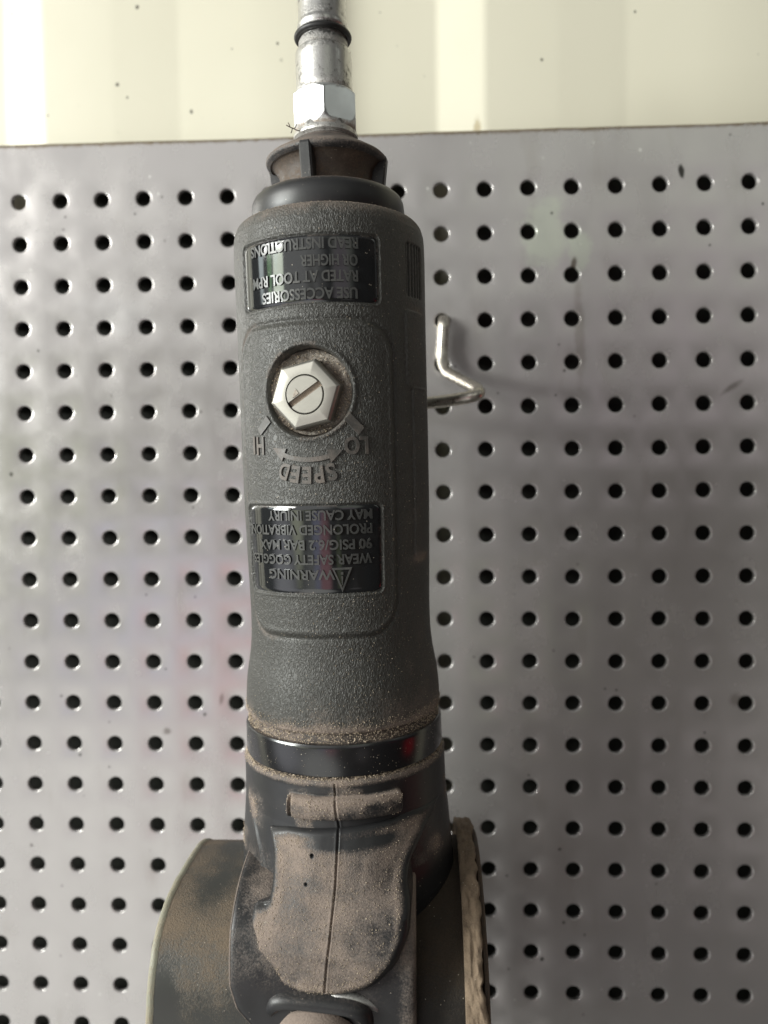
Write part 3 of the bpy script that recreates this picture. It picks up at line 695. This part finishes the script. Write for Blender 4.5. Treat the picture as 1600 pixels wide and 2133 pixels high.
def build_boss():
    cx, cz = on_front(700, 1885); n = 560; m = 120
    P = np.array(OUTL); Q = []
    for k in range(1):                             # soften the outline, keep the notch crisp
        Q = []
        for i in range(len(P)):
            a, b = P[i], P[(i+1) % len(P)]; Q += [a*.86+b*.14, a*.14+b*.86]
        P = np.array(Q)
    ang = np.linspace(0, 2*np.pi, n, endpoint=False); rad = np.zeros(n)
    A2 = np.roll(P, -1, 0)
    for i, a in enumerate(ang):                    # ray from the centre to the outline
        d = np.array([math.cos(a), math.sin(a)]); e = A2-P; w = P-np.array([cx, cz])
        den = d[0]*e[:, 1]-d[1]*e[:, 0]; den = np.where(abs(den) < 1e-9, 1e-9, den)
        t = (w[:, 0]*e[:, 1]-w[:, 1]*e[:, 0])/den; u = (w[:, 0]*d[1]-w[:, 1]*d[0])/den
        rad[i] = np.max(np.where((u >= 0) & (u <= 1) & (t > 0), t, 0))
    tt = np.concatenate([np.linspace(0.001, .8, 70), np.linspace(.8, 1, 50)[1:]])
    TT, AA = np.meshgrid(tt, ang, indexing='ij'); X = cx+TT*rad[None]*np.cos(AA); Z = cz+TT*rad[None]*np.sin(AA)
    ins = sd_poly(X, Z, P.tolist())
    rnd = np.interp(Z, [-34, -26, -12], [2.6, 2.0, 1.2])
    e = np.clip(-ins/rnd, 0, 1); drop = rnd*(1-np.sqrt(np.maximum(1-(1-e)**2, 0)))
    wob = fbm(X+60, Z+80, 7, 21)
    cyl = 27.9-np.sqrt(np.maximum(27.9**2-np.minimum(np.abs(X), 27)**2, 0))
    F = front(Z)-cyl*np.interp(Z, [-34, -26, -18, -10], [.25, .30, .62, 1.02])-drop+.5*(wob-.5)
    # soft hollows and swells of the moulding
    F -= .9*np.exp(-(((Z+17)/4.5)**2))*sstep(6, 13, np.abs(X-cx)); F += .5*np.exp(-(((Z+28)/4)**2+((X-cx)/9)**2))
    sl = sd_line(X, Z, SEAM); F += .22*np.exp(-((sl)/.6)**2)-.8*np.exp(-(sl/.25)**2)
    for px, py, rr in ((650, 1783, .34), (637, 1843, .28)):
        hx_, hz_ = on_front(px, py); F -= .8*sstep(rr+.1, rr-.1, np.hypot(X-hx_, Z-hz_))
    V = np.stack([X, -F, Z], -1)
    n1 = fbm(X+30, Z+90, 9, 31); n2 = fbm(X+10, Z+120, 3, 41)
    dust = .82*sstep(-.2, -2.2, ins)*(.72+1.0*(n1-.40)+.35*(n2-.5))
    dust += .35*sstep(1.0, .0, np.abs(ins+2.6))*(n2)
    dust -= .85*sstep(-.3, -1.2, -np.abs(Z+11.3))*sstep(12.5, 8, np.abs(X-BAR[0][0]-12))*sstep(.25, .6, n2+.1)*0
    dust -= .75*np.exp(-(((Z+10.8)/1.5)**2))*sstep(13, 9, np.abs(X-cx-1))*(.5+n2)
    dust -= .35*np.exp(-(((X-cx+6)/5)**2+((Z+19.5)/2.2)**2))*(n1+.3)
    dust -= .30*sstep(4, 13, X-cx)*sstep(-22, -28, Z)
    for px, py, rr in ((650, 1783, .42), (637, 1843, .36), (848, 1865, .5)):
        hx_, hz_ = on_front(px, py); dust -= 3*sstep(rr+.15, rr-.1, np.hypot(X-hx_, Z-hz_))
    sides = []
    for k in range(1, 15):
        W_ = V[-1].copy(); W_[:, 1] += k*1.1; W_[:, 0] = cx+(W_[:, 0]-cx)*(1-.006*k); sides.append(W_)
    VV = np.concatenate([V, np.array(sides)]); dd = np.concatenate([dust, .12+.25*fbm(ang*14+np.arange(14)[:, None]*1.1, 0*ang+np.arange(14)[:, None]*1.1, 3, 6)])
    o = obj('head_boss', VV.reshape(-1, 3), grid_faces(len(VV), n, True), MP, tool, dust=np.clip(dd, 0, 1.2)); fixn(o)
    return V.reshape(-1, 3), np.clip(dust, 0, 1.2).ravel()
BV, BD = build_boss()

# ---- collar and dome just below the boss, pointing out towards the viewer
kc = loc(pt(668, 2152, 183))[0]; kax = np.array([0.06, -0.93, -0.36])
hc = lathe_dir('knob_collar', [(-12, 13.4), (-1.2, 13.8), (.6, 13.75), (1.6, 13.4), (2.2, 12.7), (2.4, 11.8), (1.8, 11.1)], kc, kax, MP, tool, n=110, dust=np.repeat([.2, .2, .12, .12, .06, .1, .8], 110), rad=lambda TH, Rr, Tt: (Rr*(np.abs(np.cos(TH+.06))**4.5+np.abs(np.sin(TH+.06))**4.5)**(-1/4.5)*.97, Tt))
lathe_dir('lock_washer', [(-12, 3), (-12, 10.9), (-6.4, 11.2), (-5.2, 11.2), (-4.8, 10.9), (-4.8, 3)], kc+np.array([6.2, -4.5, .5]), kax, MALU, tool, n=110, dust=.12)
lathe_dir('knob', [(1.5, 11.0), (3.2, 10.9), (4.6, 10.4), (5.8, 9.2), (6.7, 7.2), (7.3, 4.5), (7.5, .01)], kc, kax, MP, tool, n=90, dust=.95)

# ---- wheel guards and the wheel, all about one cross axis
def drum(name, x0, x1, cen, R, ex, mat, dustf, edge=None, lump=0, n=200, cols=40, thick=2.0, seed=1):
    """hollow-rimmed drum along world X from x0 to x1; cen = (y, z); superellipse section"""
    th = np.linspace(0, 2*np.pi, n, endpoint=False)
    xs = np.linspace(x0, x1, cols)
    prof = [(x0+2.5, R-thick-3.0), (x0+1.2, R-thick), (x0+.25, R-thick*.4), (x0, R-.8), (x0+.12, R-.25), (x0+.6, R)]+[(x, R) for x in np.linspace(x0+1.2, x1-1.2, cols)]+[(x1-.5, R), (x1-.08, R-.3), (x1, R-.9), (x1-.3, R-thick*.6), (x1-.9, R-thick), (x1-2, R-thick-4), (x1-2, R-thick-14)]
    P = np.array(prof); TH, K = np.meshgrid(th, np.arange(len(P)))
    c, s = np.cos(TH), np.sin(TH); se = (np.abs(c)**ex+np.abs(s)**ex)**(-1/ex)
    Rr = P[K, 1]*se; X = P[K, 0]+0*TH
    if lump:
        X = X+5.0*sstep(.55, .15, np.sin(TH))*(np.cos(TH) < 0)*sstep(x0+1, x1, X)
        Rr = Rr+lump*(fbm(TH*R+40, X*1.5+30, 7, seed)-.45)*1.4+lump*.9*(fbm(TH*R+40, X*2+30, 1.6, seed+5)-.5); X = X+(lump*1.5*(fbm(TH*R+70, X+10, 6, seed+7)-.5)+lump*1.1*(fbm(TH*R+90, X+30, 1.8, seed+9)-.5))*sstep(x0+1, x1-1, X)
    Y = cen[0]+Rr*c; Z = cen[1]+Rr*s
    Wp = np.stack([X, Y, Z], -1).reshape(-1, 3)
    o = obj(name, loc(Wp), grid_faces(len(P), n, True), mat, tool, dust=dustf(TH, X, Y, Z)); fixn(o); return sharp(o, 50), Wp
CL = pt(380, 2036, 215); xl0 = pt(385, 1768, 213)[0]; xl1 = pt(500, 1780, 205)[0]+22
def dl(TH, X, Y, Z):
    up = np.sin(TH); fr = -np.cos(TH); n1 = fbm(TH*33+9, X+70, 8, 51); n2 = fbm(TH*33+9, X+70, 22, 57)
    band = sstep(.30, .72, up+.3*(n2-.5))                       # settled on what faces up
    d = .15+.95*band*(.62+.6*(n1-.3))
    d -= .30*sstep(.86, .97, up+.15*(n1-.5)); d -= .55*np.exp(-(((X-(xl0+11.5))/5.2)**2+((up-.93)/.10)**2))        # rubbed round patch near the top
    d -= .40*np.exp(-(((X-(xl0+3.5))/3.5)**2+((up-.45)/.25)**2))
    return np.clip(d, 0, 1.2)
lg, _ = drum('wheel_guard', xl0, xl1, (CL[1], CL[2]), 32.6, 3.0, MDRUM, dl, thick=1.6)
lg['label'] = 'wide curved guard on the left side with a pale rim edge'
# its pale rim
def rim(name, parent, x0, w, cen, R, ex, mat, wv=0.0):
    n = 220; th = np.linspace(0, 2*np.pi, n, endpoint=False); prof = np.array([(x0-.05, R-2.2), (x0-.35, R-.9), (x0-.3, R-.1), (x0, R+.28), (x0+w*.6, R+.30), (x0+w, R+.02)])
    TH, K = np.meshgrid(th, np.arange(6)); c, s = np.cos(TH), np.sin(TH); se = (np.abs(c)**ex+np.abs(s)**ex)**(-1/ex)
    Rr = prof[K, 1]*se; X = prof[K, 0]+wv*(fbm(TH*R, TH*0, 3, 5)-.5)
    o = obj(name, loc(np.stack([X, cen[0]+Rr*c, cen[1]+Rr*s], -1).reshape(-1, 3)), grid_faces(6, n, True), mat, parent, dust=.25*fbm(TH*R, X, 4, 3)*2); fixn(o); return o
rim('rim', lg, xl0, 1.5, (CL[1], CL[2]), 32.6, 3.0, MEDGE, .4)

CR = pt(900, 2050, 218); xr1 = pt(957, 1760, 222)[0]; xr0 = xr1-24
def dr(TH, X, Y, Z):
    up = np.sin(TH); n1 = fbm(TH*36+9, X+90, 7, 61); n2 = fbm(TH*36, X+20, 2.2, 63)
    return np.clip(.65*sstep(.3, .75, up)+1.0*(n2-.5)*sstep(.5, .2, up)+.25*n1, 0, 1.1)
rg, _ = drum('wheel_guard', xr0, xr1, (CR[1], CR[2]), 38.0, 2.3, MDRUMR, dr, thick=1.6)
rg['label'] = 'worn bare metal guard on the right side, speckled with dust'
wh, WV = drum('abrasive_wheel', xr1-1.0, xr1+3.6, (CR[1]+1, CR[2]-1), 43.5, 2.2, MTAN, lambda TH, X, Y, Z: .2+.8*fbm(TH*36, X, 2.2, 71), lump=1.2, thick=2.4, cols=14, n=320)
wh['label'] = 'narrow wheel caked in tan sawdust'
lathe_dir('backing_plate', [(0, 2), (0, 41.6), (.3, 42.2), (1.0, 42.3), (1.4, 41.8), (1.6, 36), (1.6, 2)], loc(np.array([xr1+3.6, CR[1]+1, CR[2]-1.5]))[0], loc(PB+np.array([1, 0, 0]))[0], MBROWN, tool, n=180, dust=.45)
# casing of the head: a fat rounded drum between the two guards, the highlight on its left cheek edge painted as a pale strip
def casing():
    n = 300; th = np.linspace(0, 2*np.pi, n, endpoint=False)
    c1 = pt(640, 1990, 214); xa = pt(489, 1900, 197)[0]+1.9; xb2 = pt(868, 1900, 200)[0]; R = 35.2; ex = 3.0
    xs = np.concatenate([[xa+9, xa+3, xa+1.0, xa+.3, xa, xa+.15, xa+.6, xa+1.4], np.linspace(xa+2.2, xb2-2, 40), [xb2-1, xb2-.3, xb2, xb2-.2, xb2-3]])
    rs = np.concatenate([[R-3.2, R-3.0, R-2.6, R-1.9, R-1.0, R-.45, R-.12, R], np.full(40, R), [R-.1, R-.6, R-1.5, R-2.6, R-3]])
    TH, K = np.meshgrid(th, np.arange(len(xs))); c, s_n = np.cos(TH), np.sin(TH); se = (np.abs(c)**ex+np.abs(s_n)**ex)**(-1/ex)
    Rr = rs[K]*se; X = xs[K]+0*TH
    Y = c1[1]+Rr*c; Z = c1[2]+Rr*s_n
    # the cheek edge slants: out at mid height, curving in again towards its lower tip
    el = np.degrees(np.arctan2(s_n, -c)); k = np.interp(el, [-60, -8, 6, 14, 22, 40, 90], [18.0, 13.0, 7.0, 2.5, .6, 0, .5])
    X = X+k*np.clip((xs.mean()+6-X)/(xs.mean()+6-xa), 0, 1)
    Y = Y+.5*(fbm(TH*33+9, X+70, 9, 77)-.5)
    n1 = fbm(TH*33+9, X+70, 8, 81); n2 = fbm(TH*33+9, X+70, 3, 83)
    d = .03+.40*sstep(.35, .8, s_n+.3*(n1-.5))*sstep(xa+1, xa+9, X)+.3*n2*sstep(.1, .6, s_n)+.35*sstep(xb2-4.5, xb2-3.0, X)*(.4+n1)
    o = obj('head_casing', loc(np.stack([X, Y, Z], -1).reshape(-1, 3)), grid_faces(len(xs), n, True), MP, tool, dust=np.clip(d, 0, 1.1)); fixn(o); sharp(o, 50)
    # pale strip that paints the highlight along the left cheek
    sel = [4, 5, 6, 6]
    V = np.stack([X, Y, Z], -1)[sel]; cen = np.stack([X[sel]*0+xs.mean(), X[sel]*0+c1[1], X[sel]*0+c1[2]], -1); dv = V-cen; dv /= np.linalg.norm(dv, axis=-1)[..., None]
    V = V+dv*np.array([.02, .05, .05, .02])[:, None, None]
    o2 = obj('rim', loc(V.reshape(-1, 3)), grid_faces(4, n, True), MP, o, dust=.55); fixn(o2)
casing()

# ---- loose sawdust grains lying in grooves, on the shoulder and over the head
def grains():
    pts, siz = [], []
    def add(p, s): pts.append(p); siz.append(s)
    r = np.random.default_rng(5)
    def ring(n, z0, z1, R0, R1, s0, s1, amin=-100, amax=100):
        for _ in range(n):
            a = R_(r.uniform(amin, amax)); z = r.uniform(z0, z1); R = np.interp(z, [z0, z1], [R0, R1])+r.uniform(-.1, .15)
            add(np.array([R*math.sin(a), -R*math.cos(a), z]), r.uniform(s0, s1))
    ring(1500, 12.3, 15.0, 26.1, 26.0, .08, .26)
    ring(900, 15.0, 18.0, 26.6, 26.7, .06, .18)
    ring(1700, 2.9, 4.3, 27.3, 26.5, .09, .28)
    ring(160, 4.5, 11.5, 27.0, 27.0, .04, .10)
    for _ in range(1500):                               # sparse flecks on the grip, denser low and right
        a = r.normal(28, 34); z = 16+128*r.beta(.8, 1.7)
        if abs(a) > 95: continue
        p = gsurf(np.array([R_(a)]), np.array([z]), .05)[0]
        add(p, r.uniform(.05, .15))
    for _ in range(260):
        a = r.uniform(-95, 95); z = 143.6+r.normal(0, .5); p = gsurf(np.array([R_(a)]), np.array([min(z, 144.2)]), .05)[0]; add(p, r.uniform(.05, .14))
    H = HV.reshape(-1, 3); D = HD.ravel(); ok = np.where((D > .3) & (np.abs(HTH.ravel()) < R_(90)) & (HZ.ravel() > -46))[0]
    pr = D[ok]; pr = pr/pr.sum()
    for i in r.choice(ok, 1500, p=pr):
        p = H[i]; q = p+r.normal(0, .12, 3); q += np.array([p[0], p[1], 0])/np.hypot(p[0], p[1])*.10; add(q, abs(r.normal(.07, .05))+.035)
    okb = np.where(BD > .3)[0]; sp_ = np.linalg.norm(BV[okb][:, [0, 2]]-BV[0][[0, 2]], axis=1)
    for i in r.choice(okb, 3600, p=sp_*BD[okb]/(sp_*BD[okb]).sum()): add(BV[i]+r.normal(0, .15, 3)*[1, .2, 1]+np.array([0, -.06, 0]), abs(r.normal(.06, .045))+.03)
    for _ in range(420):                               # valve recess
        a = r.uniform(0, 2*math.pi); q = r.uniform(7.6, 10.3); x = q*math.cos(a); z = q*math.sin(a)
        e1 = np.array([math.cos(VC_TH), math.sin(VC_TH), 0]); add(vo+e1*x+np.array([0, 0, z])-nv*2.75*1.0, r.uniform(.08, .26))
    for _ in range(500):
        a = r.uniform(-90, 90); add(np.array([R_(a)*0+19.0*math.sin(R_(a)), -19.0*math.cos(R_(a)), 150.45])+r.normal(0, .12, 3), r.uniform(.04, .11))
    base = np.array([(1, 1, 1), (-1, -1, 1), (-1, 1, -1), (1, -1, -1)], float); f = np.array([(0, 1, 2), (0, 3, 1), (0, 2, 3), (1, 3, 2)])
    P = np.array(pts); S = np.array(siz); n = len(P)
    Q = r.normal(size=(n, 3, 3)); Q = np.linalg.qr(Q)[0]; st = r.uniform(.5, 1.6, (n, 1, 3))
    V = P[:, None, :]+np.einsum('nij,kj->nki', Q, base)*S[:, None, None]*.55*st
    F = (f[None]+4*np.arange(n)[:, None, None]).reshape(-1, 3)
    Vw = V.reshape(-1, 3)@T.T+PB
    o = obj('sawdust', Vw, F, MGRAIN, smooth=False)
    tag(o, 'fine tan sawdust grains lying on the air tool and in its grooves', 'sawdust', kind='stuff')
grains()

# twig caught at the foot of the nipple
def twig():
    c = loc(pt(612, 268, 199))[0]
    V, F = [], []
    for a, b in (((0, 0, 0), (-1.9, -.3, 1.0)), ((-.9, -.1, .4), (-1.4, -.2, 1.6)), ((0, 0, 0), (1.6, .2, -.7)), ((-.4, 0, .1), (-.9, .3, -.9)), ((.2, 0, 0), (.9, -.2, .9))):
        v, f = tube([c+np.array(a), c+(np.array(a)+np.array(b))/2+rng.normal(0, .1, 3), c+np.array(b)], .13, 6, 3); k = len(V); V += v.tolist(); F += [tuple(i+k for i in q) for q in f]
    o = obj('plant_scrap', np.array(V)@T.T+PB, F, mat_dirt((0.05, 0.03, 0.02)))
    tag(o, 'tiny dark brown plant scrap caught at the foot of the metal nipple', 'debris')
twig()
